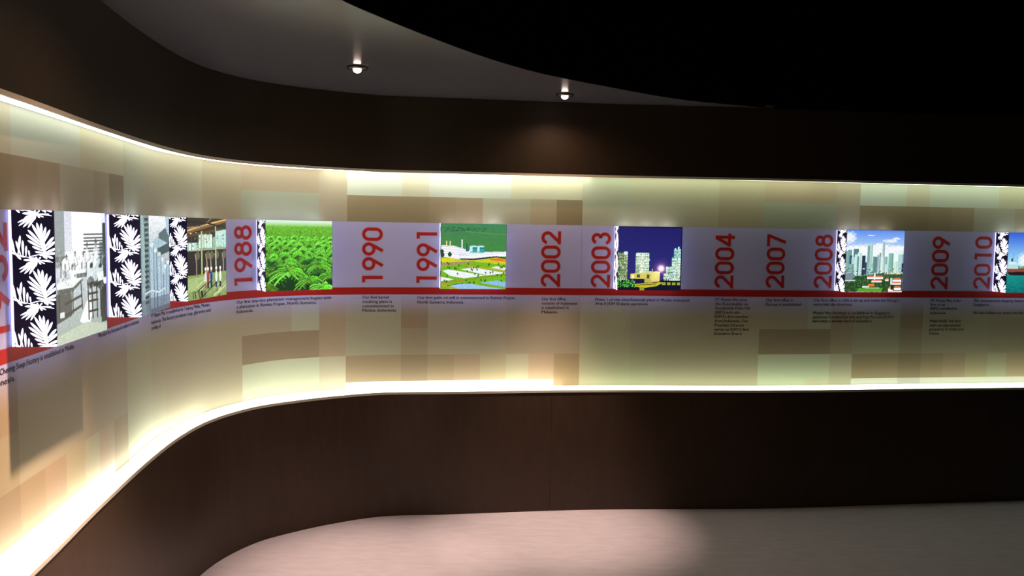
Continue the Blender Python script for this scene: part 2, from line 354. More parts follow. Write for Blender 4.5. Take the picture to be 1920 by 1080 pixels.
# ------------------------------------------------------------------ painted transparencies
NP = 168
class Pic:
    def __init__(s, n=NP, bg=(0, 0, 0)):
        s.n = n; s.a = np.zeros((n, n, 3)); s.a[:] = bg
        s.y, s.x = np.mgrid[0:n, 0:n] / (n - 1.0); s.rng = np.random.RandomState(7)
    def blend(s, k, c, al=1): s.a[k] = s.a[k] * (1 - al) + np.array(c) * al
    def grad(s, y0, y1, c0, c1):
        k = (s.y >= y0) & (s.y <= y1); t = ((s.y - y0) / (y1 - y0))[k][:, None]; s.a[k] = np.array(c0) * (1 - t) + np.array(c1) * t
    def rect(s, x0, y0, x1, y1, c, al=1): s.blend((s.x >= x0) & (s.x <= x1) & (s.y >= y0) & (s.y <= y1), c, al)
    def poly(s, P, c, al=1): s.blend(inpoly([tuple(p) for p in P], s.x, s.y), c, al)
    def ell(s, cx, cy, rx, ry, c, al=1): s.blend(((s.x - cx) / rx) ** 2 + ((s.y - cy) / ry) ** 2 < 1, c, al)
    def soft(s, cx, cy, rx, ry, c, al=1):
        k = (np.clip(1.25 - ((s.x - cx) / rx) ** 2 - ((s.y - cy) / ry) ** 2 + .35 * np.sin(s.x * 61 + cy * 40) * np.sin(s.y * 83 + cx * 50), 0, 1) * al)[..., None]; s.a = s.a * (1 - k) + np.array(c) * k
    def glow(s, cx, cy, r, c, g=1): s.a += np.exp(-(((s.x - cx) ** 2 + (s.y - cy) ** 2) / r ** 2))[..., None] * np.array(c) * g
    def line(s, P, wd, c, al=1):
        for (x0, y0), (x1, y1) in zip(P, P[1:]):
            n = s.n; i0 = max(0, int((min(y0, y1) - wd) * n)); i1 = min(n, int((max(y0, y1) + wd) * n) + 2); j0 = max(0, int((min(x0, x1) - wd) * n)); j1 = min(n, int((max(x0, x1) + wd) * n) + 2)
            if i1 <= i0 or j1 <= j0: continue
            X = s.x[i0:i1, j0:j1]; Y = s.y[i0:i1, j0:j1]; dx, dy = x1 - x0, y1 - y0; t = np.clip(((X - x0) * dx + (Y - y0) * dy) / (dx * dx + dy * dy + 1e-9), 0, 1)
            k = np.hypot(X - x0 - t * dx, Y - y0 - t * dy) < wd / 2
            sub = s.a[i0:i1, j0:j1]; sub[k] = sub[k] * (1 - al) + np.array(c) * al
    def noise(s, amp, cell=1, mask=None):
        m = s.n // cell + 2; r = s.rng.rand(m, m) * 2 - 1; r = np.kron(r, np.ones((cell, cell)))[:s.n, :s.n] * amp
        if mask is not None: r = r * mask
        s.a = s.a * (1 + r[..., None])
    def out(s): return np.clip(s.a, 0, 1)

def pic_plantation():
    p = Pic(bg=(.10, .28, .06)); R = random.Random(3)
    p.grad(0, 1, (.42, .72, .22), (.05, .20, .08))
    def palm(cx, cy, r, br):
        p.ell(cx, cy + r * .25, r * .9, r * .55, (.03, .15, .08), .55)
        for k in range(13):
            a = math.pi * (k / 12.0) * 1.25 - math.pi * .125 + R.uniform(-.08, .08); L = r * R.uniform(.75, 1.1)
            pts = []
            for q in range(7):
                t = q / 6; pts.append((cx + math.cos(a) * L * t, cy - math.sin(a) * L * t * .85 + L * .55 * t * t))
            g = R.uniform(.75, 1.2) * br; c = (.22 * g + R.uniform(0, .2), .66 * g, .14 * g)
            p.line(pts, r * .12, tuple(v * .6 for v in c), .9)
            for q in range(1, 7):
                x, y = pts[q]; b = r * .16 * (1.2 - q / 8)
                p.line([(x, y), (x - b * .7, y + b)], .007 + r * .012, c, .85); p.line([(x, y), (x + b * .8, y + b * .8)], .006 + r * .012, tuple(min(1, v * 1.25) for v in c), .8); p.line([(x, y), (x + b * .2, y + b)], .005, tuple(v * .45 for v in c), .7)
            p.line(pts, max(.006, r * .05), (.42 * g + .08, .95 * g, .32 * g), .75)
    for k in range(2600):
        y = .07 + .6 * R.random() ** 1.3; x = R.random(); q = .004 + .022 * y; g = R.uniform(.55, 1.15)
        p.line([(x, y + q), (x + R.uniform(-1.3, 1.3) * q, y - q * .6)], .006 + .006 * y, (.30 * g + R.uniform(0, .22), .74 * g, .16 * g), .8)
    for k in range(330):
        y = .14 + .5 * R.random(); x = R.random(); p.ell(x, y, .004 + .018 * y, .003 + .010 * y, (.05, .26, .08), .6)
    y = .24
    while y < .80:
        r = .03 + .17 * y ** 1.5; x = -r + R.uniform(0, r)
        while x < 1 + r:
            palm(x, y + R.uniform(-.3, .3) * r, r * R.uniform(.8, 1.25), 1.1 - .15 * y + R.uniform(-.15, .12)); x += r * R.uniform(1.6, 2.4)
        y += r * .95
    p.poly([(0, .78), (.3, .70), (.6, .80), (1, .72), (1, 1), (0, 1)], (.03, .14, .08), .75); p.soft(.08, .62, .1, .06, (.03, .14, .1), .7); p.soft(.72, .60, .16, .07, (.03, .16, .12), .7)
    for a in ((.08, .74, .20, .7), (.80, .64, .24, .85), (.95, .80, .2, .8), (.33, .74, .34, 1.0), (.64, .86, .22, .9), (.84, .98, .28, 1.2), (.30, 1.10, .30, .95), (.02, .95, .18, .6)): palm(*a)
    p.soft(.33, .77, .03, .03, (.5, .78, .4)); p.noise(.10); p.a = np.clip(p.a, 0, 1) ** .86 * np.array((1, 1.06, .95))
    k = np.clip(1 - p.y / .09, 0, 1)[..., None] ** .7; p.a = p.a * (1 - k) + np.array((.93, 1, .97)) * k  # top edge whitened: glare of the box LEDs painted into the picture colours
    return p.out()
def pic_mill():
    p = Pic(bg=(.45, .7, .1)); p.grad(0, .45, (.26, .52, .36), (.26, .54, .26)); R = random.Random(5)
    for k in range(700): x, y = R.random(), R.random() * .44; p.line([(x, y), (x + .012, y + .004)], .010, (.16 + R.random() * .22, .40 + R.random() * .25, .26), .55)
    for k in range(40): x = R.uniform(.05, .7); p.soft(x, .09 + R.uniform(-.03, .03), .025, .012, (.13, .36, .27), .5)
    p.line([(.38, .12), (.65, .14), (.98, .16)], .010, (.45, .68, .3), .6)
    p.poly([(0, .33), (.2, .34), (.42, .40), (.6, .43), (1, .42), (1, .49), (.6, .52), (.3, .55), (0, .50)], (.98, .98, 1))
    for q in range(4): p.line([(0, .35 + q * .035), (.22, .36 + q * .035), (.40, .40 + q * .03)], .006, (.7, .76, .82))
    p.line([(.28, .47), (.6, .45), (1, .42)], .006, (.72, .76, .9)); p.line([(.28, .49), (.6, .475), (1, .445)], .005, (.75, .8, .9))
    p.poly([(.27, .53), (.5, .53), (.85, .49), (1, .515), (1, .535), (.85, .51), (.5, .555), (.3, .545)], (.13, .12, .25))
    for x in (.09, .145): p.rect(x - .008, .265, x + .008, .35, (.95, .85, .6))
    p.rect(.315, .24, .332, .38, (.98, .98, 1)); p.poly([(.38, .3), (.40, .3), (.43, .42), (.38, .42)], (.15, .42, .4))
    for x in (.50, .61): p.rect(x - .058, .345, x + .05, .44, (.15, .68, .60)); p.rect(x - .058, .345, x - .02, .43, (.8, .95, .93)); p.ell(x, .345, .055, .012, (.75, .9, .95)); p.rect(x - .02, .365, x + .05, .38, (.15, .45, .55))
    for cx, cy in ((.02, .43), (.14, .47), (.03, .48)): p.ell(cx, cy, .03, .035, (.1, .28, .2))
    p.poly([(0, .52), (.2, .53), (.3, .56), (.6, .55), (.85, .51), (1, .54), (1, .62), (0, .66)], (.80, .80, .16)); p.poly([(.72, .535), (.88, .52), (1, .55), (1, .575), (.8, .56)], (.9, .5, .15)); p.ell(.12, .56, .11, .03, (.85, .85, .1))
    p.poly([(0, .60), (.5, .57), (.58, .585), (.1, .645), (0, .65)], (.66, .56, .42))
    p.poly([(0, .66), (.55, .58), (1, .63), (1, 1), (0, 1)], (.46, .72, .12))
    W_ = (.95, .99, 1.0)
    p.poly([(.03, .72), (.12, .70), (.68, .79), (.36, .835), (.15, .80)], W_); p.poly([(.30, .695), (.50, .67), (1, .75), (.98, .775), (.72, .79)], W_); p.poly([(.76, .67), (.85, .645), (1, .67), (1, .71)], (.9, .96, 1)); p.poly([(0, .815), (.2, .85), (.12, .88), (0, .895)], W_)
    p.line([(.42, .655), (.7, .68), (1, .725)], .02, (.75, .68, .2)); p.line([(0, .90), (.3, .87), (.75, .80), (1, .77)], .035, (.48, .64, .12)); p.line([(.0, .905), (.35, .865)], .014, (.72, .55, .2))
    p.poly([(.12, .955), (.3, .92), (.42, .91), (.7, .96), (1, 1), (.15, 1)], (.62, .78, .95)); p.poly([(.60, .90), (.85, .865), (1, .89), (1, .965)], (.55, .75, .95))
    p.line([(.42, .895), (.7, .94), (1, .985)], .022, (.5, .66, .14)); p.line([(0, .93), (.25, 1)], .03, (.72, .66, .15)); p.line([(.1, .955), (.3, .915), (.45, .905)], .008, (.1, .16, .1))
    for k in range(46):
        x = R.random(); y = R.choice([.61, .66, .68, .74, .78, .88]) + R.uniform(-.02, .03); p.ell(x, y, .012, .018, (.12, .33, .15), .75)
    p.noise(.12, 1, (p.y > .5)); p.rect(0, 0, .006, 1, (.1, .3, .2))
    return p.out()
def pic_refinery():
    p = Pic(bg=(.10, .11, .42)); p.grad(0, .85, (.12, .12, .40), (.17, .17, .48)); R = random.Random(9)
    def tower(x0, y0, x1, y1, c, dx=.034, dy=.045, dark=.3):
        p.rect(x0, y0, x1, y1, c); x = x0
        while x < x1:
            y = y0
            while y < y1:
                if R.random() < .62: p.rect(x + .004, y + .006, x + dx * .62, y + dy * .55, tuple(v * R.uniform(dark, .75) * q for v, q in zip(c, (.7, .9, .9))))
                if R.random() < .25: p.rect(x, y, x + dx * .5, y + dy * .4, (1, 1, .92))
                y += dy
            x += dx
        y = y0
        while y < y1: p.line([(x0, y), (x1, y)], .007, (.18, .28, .30), .8); y += dy
    tower(.0, .41, .15, .95, (.55, .66, .42), dark=.15); p.rect(0, .62, .03, .95, (.08, .16, .1), .5); p.ell(.12, .42, .035, .03, (.85, .95, .9))
    tower(.28, .42, .49, .75, (.86, .97, .86)); p.rect(.29, .41, .48, .43, (.8, .95, .9)); p.rect(.355, .44, .40, .73, (1, 1, .9), .75); p.rect(.28, .60, .34, .75, (.35, .5, .35), .5)
    tower(.85, .48, 1, .84, (.80, .97, .90)); tower(.88, .34, .99, .48, (.62, .86, .85)); p.rect(.89, .33, .91, .36, (.8, 1, 1)); p.rect(.94, .31, .96, .36, (.8, 1, 1)); tower(.76, .62, .86, .84, (.72, .9, .84)); tower(.72, .73, .8, .84, (.8, .95, .8))
    for k in range(420):
        x0, x1, y0, y1 = R.choice([(.0, .14, .42, .84), (.28, .48, .43, .73), (.86, .99, .35, .83), (.86, .99, .48, .83), (.73, .98, .74, .83)]); x = R.uniform(x0, x1); y = R.uniform(y0, y1); p.rect(x, y, x + .010, y + .012, R.choice([(1, 1, .95), (.95, 1, .85), (.2, .35, .38), (.6, .75, .6)]), .85)
    p.rect(0, .84, 1, 1, (.05, .06, .13)); p.rect(.16, .82, .45, .88, (.09, .09, .28))
    p.poly([(.20, .74), (.66, .70), (.66, .86), (.42, .88), (.42, .82), (.20, .82)], (.86, .80, .38)); p.rect(.30, .75, .35, .80, (.3, .3, .15)); p.rect(.46, .75, .50, .81, (.35, .28, .2)); p.rect(.22, .76, .26, .81, (1, 1, .7))
    p.ell(.60, .72, .07, .02, (.95, .9, .6)); p.rect(.53, .72, .66, .85, (.93, .86, .52)); p.rect(.42, .81, .52, .88, (.75, .72, .35)); p.rect(.535, .66, .55, .76, (.85, .8, .4)); p.rect(.40, .70, .53, .74, (.8, .85, .6))
    p.rect(.03, .88, .28, .95, (.10, .28, .12)); 
    for k in range(60): x = R.uniform(.01, .28); y = R.uniform(.84, .95); p.ell(x, y, .007, .009, (.45, .85, .4), .9)
    p.poly([(.28, .90), (.5, .88), (.72, .87), (.62, .93), (.4, .965), (.28, .94)], (.78, .74, .18)); p.line([(.3, .92), (.6, .9)], .012, (.25, .22, .05))
    for x in (.70, .78, .86, .94): p.rect(x, .87, x + .055, .915, (.62, .64, .26))
    p.rect(.7, .84, 1, .87, (.02, .03, .05)); p.poly([(.45, .98), (.65, .92), (1, .92), (1, 1), (.4, 1)], (.06, .07, .16)); p.rect(.35, .95, .42, 1, (.6, .6, .2))
    p.glow(.68, .655, .045, (1, .8, .65), 1.3); p.glow(.68, .655, .10, (.5, .28, .22), .7)
    for a in range(0, 360, 30): p.line([(.68, .655), (.68 + .06 * math.cos(math.radians(a)), .655 + .06 * math.sin(math.radians(a)))], .005, (1, .8, .7), .5)
    p.ell(.68, .655, .028, .028, (1, 1, .95)); p.noise(.10); p.rect(0, 0, 1, .012, (.03, .03, .1)); p.rect(.988, 0, 1, 1, (.03, .03, .12))
    return p.out()
def pic_skyline():
    p = Pic(bg=(.9, .95, 1)); p.grad(0, .4, (.32, .52, .92), (.82, .93, 1)); R = random.Random(11)
    for cx, cy, rx, ry in ((.05, .12, .12, .10), (.55, .32, .5, .10), (.76, .17, .14, .03), (.15, .32, .3, .08), (.42, .085, .07, .008), (.95, .29, .2, .05), (.86, .13, .07, .02), (.6, .24, .12, .04)): p.soft(cx, cy, rx, ry, (1, 1, 1), .85)
    p.rect(0, .36, 1, .6, (.93, 1, .99), .8)
    B = [(0, .34, .08, (.50, .68, .66)), (.03, .32, .07, (.42, .60, .62)), (.06, .41, .05, (.17, .32, .36)), (.13, .30, .09, (.28, .47, .49)), (.10, .44, .11, (.70, .86, .84)), (.15, .39, .05, (.75, .93, .93)), (.20, .36, .065, (.80, .95, .92)), (.20, .42, .025, (.33, .5, .55)),
         (.28, .41, .06, (.13, .18, .26)), (.32, .52, .05, (.16, .22, .3)), (.37, .25, .04, (.45, .62, .62)), (.405, .22, .055, (.66, .82, .80)), (.36, .42, .05, (.50, .66, .70)), (.40, .53, .10, (.58, .80, .72)), (.47, .42, .03, (.4, .56, .54)), (.50, .43, .05, (.32, .48, .50)), (.54, .40, .03, (.55, .7, .7)), (.58, .36, .03, (.5, .6, .62)), (.61, .21, .035, (.88, .97, .95)), (.63, .20, .035, (.62, .74, .76)), (.60, .42, .06, (.84, .96, .93)), (.67, .42, .05, (.55, .74, .70)), (.68, .55, .05, (.78, .90, .88)), (.74, .37, .085, (.47, .70, .66)), (.83, .50, .07, (.82, .95, .85)), (.91, .38, .09, (.64, .82, .84)), (.05, .55, .09, (.50, .66, .64)), (.975, .53, .03, (.1, .14, .2))]
    for x, y, wd, c in B:
        p.rect(x, y, x + wd, .74, c); p.rect(x + wd * .72, y, x + wd, .74, tuple(v * .8 for v in c), .8)
        q = y + .012
        while q < .72: p.line([(x, q), (x + wd, q)], .004, tuple(v * .85 for v in c), .5); q += .022
    for k in range(120): x, y = R.random(), R.uniform(.6, .74); p.rect(x, y, x + R.uniform(.01, .03), y + R.uniform(.008, .02), R.choice([(.9, .97, .95), (.2, .33, .36), (.55, .7, .68), (.3, .42, .4)]))
    p.poly([(0, .74), (.4, .74), (.68, .68), (1, .70), (1, 1), (0, 1)], (.13, .26, .14)); p.poly([(.35, .73), (.62, .695), (1, .745), (1, .775), (.6, .745)], (.16, .33, .20))
    for k in range(50): x = R.uniform(.66, 1); p.rect(x, .675 + R.uniform(0, .03), x + .02, .70 + R.uniform(0, .012), R.choice([(.9, .85, .75), (.75, .55, .4), (.95, .95, .88), (.5, .52, .4)]))
    for k in range(420): x, y = R.random(), R.uniform(.74, 1); p.ell(x, y, .014, .010, R.choice([(.10, .22, .10), (.18, .34, .14), (.28, .46, .2), (.07, .15, .09)]), .7)
    p.poly([(0, .66), (.12, .67), (.18, .74), (.10, .82), (0, .82)], (.42, .52, .54)); p.line([(0, .82), (.17, .81)], .012, (.9, .95, .97)); p.line([(0, .70), (.1, .68)], .008, (.85, .9, .9))
    for x, y, wd, h in ((.38, .735, .28, .05), (.46, .80, .18, .04), (.70, .77, .06, .05), (.83, .77, .15, .07), (.82, .83, .16, .05), (.76, .90, .08, .09), (.86, .90, .12, .07)):
        p.rect(x, y + h * .4, x + wd, y + h, (.97, .97, .95)); p.poly([(x - .005, y + h * .45), (x + .02, y), (x + wd - .02, y), (x + wd + .005, y + h * .45)], (.85, .43, .30))
    p.rect(.50, .70, .525, .80, (1, 1, 1)); p.rect(.79, .77, .825, .88, (.75, .88, .85)); p.poly([(.40, .87), (.50, .86), (.52, .905), (.41, .91)], (.93, .45, .12)); p.rect(.30, .90, .42, .93, (.85, .9, .88)); p.rect(.80, .885, .84, .96, (.1, .1, .12))
    p.poly([(.24, .94), (.66, .93), (.64, 1), (.2, 1)], (.28, .60, .14)); p.rect(.35, .925, .60, .945, (.6, .7, .5)); p.rect(.76, .98, 1, 1, (.95, .8, .7))
    p.noise(.06); p.a = np.clip(p.a, 0, 1) ** .86; p.rect(0, 0, 1, .01, (.3, .45, .8)); return p.out()
def pic_ship():
    p = Pic(bg=(.2, .6, .55)); p.grad(0, .55, (.20, .38, .85), (.70, .95, 1)); R = random.Random(2)
    p.soft(.34, .46, .16, .14, (1, 1, 1), .85); p.soft(.8, .3, .3, .1, (1, 1, 1), .5); p.rect(0, .66, 1, 1, (.08, .50, .50)); p.grad(.70, 1, (.10, .56, .52), (.05, .40, .42))
    p.poly([(.0, .60), (.16, .60), (.6, .56), (1, .55), (1, .70), (.05, .70), (.0, .66)], (.55, .30, .24)); p.poly([(.01, .655), (.6, .645), (1, .64), (1, .72), (.10, .71), (.04, .70)], (.16, .10, .13))
    p.line([(0, .60), (.3, .58), (1, .55)], .01, (.75, .5, .35)); p.rect(0, .53, .2, .60, (.75, .86, .88)); p.rect(.03, .48, .16, .53, (.85, .93, .95)); p.rect(.07, .43, .10, .48, (.25, .25, .35)); p.line([(.10, .34), (.10, .45)], .006, (.3, .4, .5)); p.line([(.18, .40), (.18, .5)], .004, (.4, .45, .5)); p.line([(.06, .475), (.17, .475)], .008, (.3, .4, .5))
    for x in (.3, .45, .6, .75): p.rect(x, .50, x + .03, .58, (.6, .4, .3)); p.line([(x, .45), (x + .12, .56)], .008, (.7, .7, .7))
    for k in range(220): x, y = R.random(), R.uniform(.71, 1); p.line([(x, y), (x + .06, y)], .006, (.12, .66, .62), .5)
    p.noise(.06); return p.out()
def pic_workshop():   # monochrome: workers at long tables
    p = Pic(bg=(.62, .66, .66)); R = random.Random(4)
    p.grad(0, 1, (.90, .92, 1), (.60, .66, .64)); p.rect(0, 0, .17, .42, (.45, .50, .48), .7); p.rect(.17, 0, .9, .35, (.97, .96, 1)); p.rect(.17, 0, .30, .3, (.72, .75, .8), .6)
    for q in range(8): p.rect(.53, .17 + q * .028, 1, .183 + q * .028, (.22, .27, .28)); 
    p.rect(.93, .08, 1, .7, (.20, .25, .25)); p.rect(.86, .24, .97, .44, (.3, .36, .36), .7)
    p.rect(0, .34, .60, .38, (.35, .4, .4), .8)
    p.ell(.45, .40, .35, .08, (.97, .99, 1), .9)
    for cx, cy, s in ((.20, .34, .9), (.36, .32, .8), (.52, .33, .9), (.60, .26, 1.0), (.78, .24, 1.2), (.10, .40, .9), (.30, .42, 1)):
        p.soft(cx, cy + .085 * s, .055 * s, .06 * s, (.93, .95, .97)); p.soft(cx, cy, .022 * s, .022 * s, (.30, .32, .34), .9); p.ell(cx, cy + .022 * s, .018 * s, .014 * s, (.62, .64, .64)); p.line([(cx + .03 * s, cy + .05 * s), (cx + .06 * s, cy + .11 * s), (cx + .01, cy + .13 * s)], .014, (.55, .58, .6), .7); p.line([(cx - .03 * s, cy + .06 * s), (cx - .045 * s, cy + .13 * s)], .012, (.6, .63, .65), .7)
    for x in (.08, .16, .33, .47, .56): p.rect(x, .40, x + .03, .50, (.3, .35, .36), .6)
    p.poly([(.02, .54), (.40, .50), (.52, .52), (.30, .60), (.02, .62)], (.90, .94, .94)); p.poly([(.02, .585), (.30, .585), (.50, .52), (.50, .54), (.3, .62), (.02, .62)], (.28, .34, .33))
    p.rect(.30, .45, .56, .49, (.9, .95, .95)); p.rect(.38, .48, .58, .52, (.25, .3, .3), .8)
    for a, b in (((.30, .62), (.30, .78)), ((.46, .55), (.48, .76)), ((.05, .62), (.06, .82)), ((.16, .70), (.46, .66)), ((.1, .80), (.46, .74))): p.line([a, b], .022, (.22, .27, .26))
    p.poly([(.0, .62), (.28, .62), (.28, .80), (0, .84)], (.18, .22, .22), .75); p.rect(.06, .76, .14, .80, (.85, .9, .9))
    p.poly([(.42, .86), (.62, .66), (.70, .80), (.60, .93)], (.93, .95, .95))
    for cx, cy in ((.68, .43), (.87, .44)):
        p.soft(cx, cy, .036, .032, (.13, .15, .16)); p.poly([(cx - .10, cy + .02), (cx + .06, cy + .02), (cx + .08, cy + .16), (cx - .08, cy + .16)], (.82, .87, .88)); p.ell(cx - .02, cy + .14, .08, .05, (.3, .34, .35), .8)
    p.poly([(.62, .57), (1, .55), (1, .60), (.64, .61)], (.18, .22, .22)); p.poly([(.80, .5), (.92, .48), (.94, .56), (.82, .57)], (.95, .97, 1))
    for x in (.60, .68, .78, .86, .93): p.line([(x, .58), (x + .01, .86)], .024, (.14, .18, .17))
    for y in (.66, .72, .80): p.line([(.61, y), (.80, y)], .018, (.16, .20, .19))
    p.rect(.88, .60, 1, .92, (.17, .21, .20), .9); p.ell(.97, .57, .04, .03, (.95, 1, 1))
    p.poly([(0, .93), (.55, .88), (1, .94), (1, 1), (0, 1)], (.72, .77, .70)); 
    for k in range(260): x, y = R.random(), R.uniform(.28, .62); p.line([(x, y), (x + R.uniform(-.02, .02), y + R.uniform(0, .03))], .007, R.choice([(.95, .97, 1), (.35, .4, .4), (.65, .7, .7), (.9, .93, .95)]), .55)
    p.noise(.10, 1); p.a = (p.a - .5) * 1.12 + .50
    return p.out()
def pic_tanks():      # monochrome: tall tank plant
    p = Pic(bg=(.72, .80, .84)); p.grad(0, 1, (.96, .97, 1), (.35, .40, .44)); R = random.Random(6)
    p.poly([(0, 0), (.27, 0), (.28, 1), (0, 1)], (.48, .57, .60)); p.poly([(.02, 0), (.14, 0), (.16, 1), (.05, 1)], (.62, .70, .72))
    for q in range(17): y = .03 + q * .052; p.poly([(.12, y), (.24, y - .01), (.26, y + .02), (.14, y + .03)], (.14, .20, .23))
    p.line([(.11, 0), (.20, .75)], .016, (.25, .32, .35)); p.line([(.26, 0), (.29, .8)], .014, (.30, .38, .42))
    p.poly([(.62, .18), (.86, .12), (1, .20), (1, .33), (.6, .26)], (.28, .36, .42)); p.poly([(.85, 0), (1, 0), (1, .22), (.9, .16)], (.70, .78, .86))
    p.poly([(.30, .28), (.55, .22), (1, .30), (1, .36), (.56, .33), (.36, .40)], (.66, .76, .82)); p.poly([(.55, .34), (1, .28), (1, .38), (.6, .42)], (.17, .24, .30))
    for k, (x0, x1, y) in enumerate(((.30, .43, .30), (.44, .54, .36), (.56, .68, .40), (.68, .78, .46), (.78, .88, .54), (.88, 1, .5))):
        c = (.72 - .05 * (k % 2), .82 - .05 * (k % 2), .88); p.rect(x0, y, x1, .95, c); p.ell((x0 + x1) / 2, y, (x1 - x0) / 2, .025, (.88, .94, .98))
        for t in range(5): xx = x0 + (x1 - x0) * (t + .5) / 5; p.line([(xx, y + .02), (xx, .95)], .012, (.50, .60, .66), .5)
        p.rect(x1 - .02, y, x1, .95, (.28, .36, .42), .8)
    p.line([(.12, .78), (.35, .76), (.6, .80), (.80, .77)], .018, (.80, .88, .92)); p.rect(0, .84, 1, 1, (.30, .36, .42), .5)
    p.rect(.72, .45, .8, .62, (.9, .95, 1), .6); p.line([(.6, .15), (.6, .45)], .01, (.4, .48, .55)); p.noise(.12, 2); p.noise(.08); return p.out()
def pic_factory():    # colour: old factory interior with five people in hard hats
    p = Pic(bg=(.20, .14, .17)); p.grad(0, .68, (.22, .17, .16), (.17, .13, .17)); R = random.Random(8)
    p.poly([(0, .34), (1, .18), (1, .38), (0, .40)], (.55, .68, .58)); p.rect(.28, .20, .62, .37, (.80, .92, .84)); p.rect(0, .30, .22, .40, (.75, .92, .84)); p.rect(.72, .14, 1, .36, (.70, .84, .80))
    for k in range(46): x = R.random(); y = R.uniform(.17, .37); p.rect(x, y, x + .035, y + .02, R.choice([(.95, 1, .95), (.4, .5, .42), (.55, .65, .5)]), .8)
    for x in np.arange(.03, 1, .075): p.line([(x, .2), (x, .40)], .008, (.28, .32, .28))
    p.line([(0, .17), (.5, .09), (1, .02)], .05, (.50, .36, .22)); p.line([(0, .155), (.5, .075), (1, .01)], .018, (.85, .68, .42)); p.line([(0, .12), (.4, .1), (.6, 0)], .014, (.55, .5, .45)); p.line([(0, .22), (1, .12)], .03, (.36, .26, .18))
    p.line([(0, .40), (1, .385)], .012, (.62, .6, .5)); p.line([(0, .05), (.5, .06), (1, .12)], .02, (.10, .07, .08))
    for x in (.22, .48, .58, .72, .92): p.line([(x - .03, .45), (x, .55), (x, .72)], .026, (.60, .55, .48)); p.ell(x + .03, .46, .05, .05, (.50, .48, .36), .7)
    for x in (.35,): p.rect(x - .02, .16, x + .02, .82, (.66, .70, .50)); p.rect(x - .02, .66, x + .02, .80, (.85, .70, .2))
    p.rect(.70, .1, .725, .60, (.68, .72, .60))
    p.poly([(0, .70), (1, .68), (1, 1), (0, 1)], (.52, .60, .38)); p.poly([(0, .74), (.4, .72), (.6, .86), (0, .90)], (.66, .74, .52), .7)
    for k in range(26): x = R.uniform(0, 1); y = R.uniform(.80, .97); p.line([(x, y + .05), (x + .20, y - .03)], .014, R.choice([(.80, .84, .62), (.30, .33, .2), (.62, .66, .45), (.12, .13, .08)]), .85)
    for k in range(14): x = R.uniform(.02, .42); p.line([(x, .90), (x + .02, .98)], .014, (.12, .12, .07))
    for cx, c, lg in ((.44, (.85, .80, .82), (.6, .4, .35)), (.50, (.60, .25, .22), (.15, .12, .15)), (.59, (.10, .22, .62), (.12, .12, .3)), (.72, (.85, .93, .92), (.12, .15, .4)), (.83, (.92, .93, .85), (.15, .1, .15))):
        p.rect(cx - .022, .79, cx + .022, .88, lg); p.ell(cx, .735, .030, .072, c); p.ell(cx, .645, .022, .026, (.75, .58, .5)); p.ell(cx, .63, .026, .02, (.98, .98, .93))
    p.noise(.18, 1); p.a = (p.a - .4) * 1.18 + .40; return p.out()

# ------------------------------------------------------------------ photo light boxes
BW, BH, BZ = .365, .361, 1.2725
# leaf motif in strip pixels (strip 295 wide, 1010 high), one repeat = 342 px
def motif():
    F = []
    hub = (212, 62)
    for tip, wd in (((82, 128), 20), ((88, 152), 20), ((118, 162), 22), ((152, 165), 22), ((176, 132), 18), ((196, 108), 18), ((150, 40), 24), ((115, 60), 24), ((235, 92), 18), ((262, 86), 14), ((200, 34), 16), ((236, 36), 16), ((318, 74), 9), ((300, 62), 12)):
        F.append((hub, tip, wd))
    F += [((262, 60), (318, 76), 9), ((212, 62), (128, 98), 36)]
    A, Bp = (228, 190), (262, 350)
    rib = lambda t: (A[0] + (Bp[0] - A[0]) * t, A[1] + (Bp[1] - A[1]) * t)
    for t, tip, wd in ((.45, (212, 126), 27), (.45, (243, 132), 27), (.5, (180, 138), 28), (.6, (150, 180), 28), (.55, (274, 158), 28), (.62, (303, 176), 27), (.7, (137, 214), 28), (.8, (147, 258), 27), (.92, (178, 302), 25), (.8, (328, 230), 30), (.9, (338, 262), 30), (1.0, (342, 315), 28), (1.0, (196, 340), 22),
                       (1.05, (342, 350), 27), (1.08, (320, 388), 26), (1.05, (275, 394), 24), (1.1, (222, 362), 20)):
        F.append((rib(t), tip, wd))
    F += [((232, 185), (264, 350), 46), ((258, 352), (158, 377), 11), ((266, 340), (258, 385), 40)]
    for rt_, tip, wd in (((58, 352), (28, 228), 26), ((78, 366), (96, 222), 25), ((98, 374), (66, 262), 22), ((112, 376), (112, 258), 25), ((132, 379), (136, 298), 21), ((158, 382), (152, 330), 18), ((60, 350), (20, 290), 24), ((98, 374), (30, 345), 22), ((60, 360), (98, 398), 22),
                         ((45, 335), (80, 372), 16), ((75, 370), (130, 380), 18), ((120, 378), (212, 390), 10)):
        F.append((rt_, tip, wd))
    return F
def finger(a, b, wd):
    a = np.array(a, float); b = np.array(b, float); d = b - a; L = np.linalg.norm(d); d /= L; n = np.array([-d[1], d[0]])
    wd = wd * .70; prof = [(0, .35), (.25, .62), (.5, .92), (.72, 1.0), (.88, .78), (.97, .36)]
    pts = [a + d * L * t + n * wd * .5 * k for t, k in prof] + [b + d * 2] + [a + d * L * t - n * wd * .5 * k for t, k in reversed(prof)]
    return pts
def clip(P, axis, lim, keep_less):
    o = []
    for i in range(len(P)):
        a, b = P[i - 1], P[i]; ia = (a[axis] <= lim) if keep_less else (a[axis] >= lim); ib = (b[axis] <= lim) if keep_less else (b[axis] >= lim)
        if ia != ib:
            t = (lim - a[axis]) / (b[axis] - a[axis]); o.append((a[0] + (b[0] - a[0]) * t, a[1] + (b[1] - a[1]) * t))
        if ib: o.append((b[0], b[1]))
    return o
LV, LF = [], []
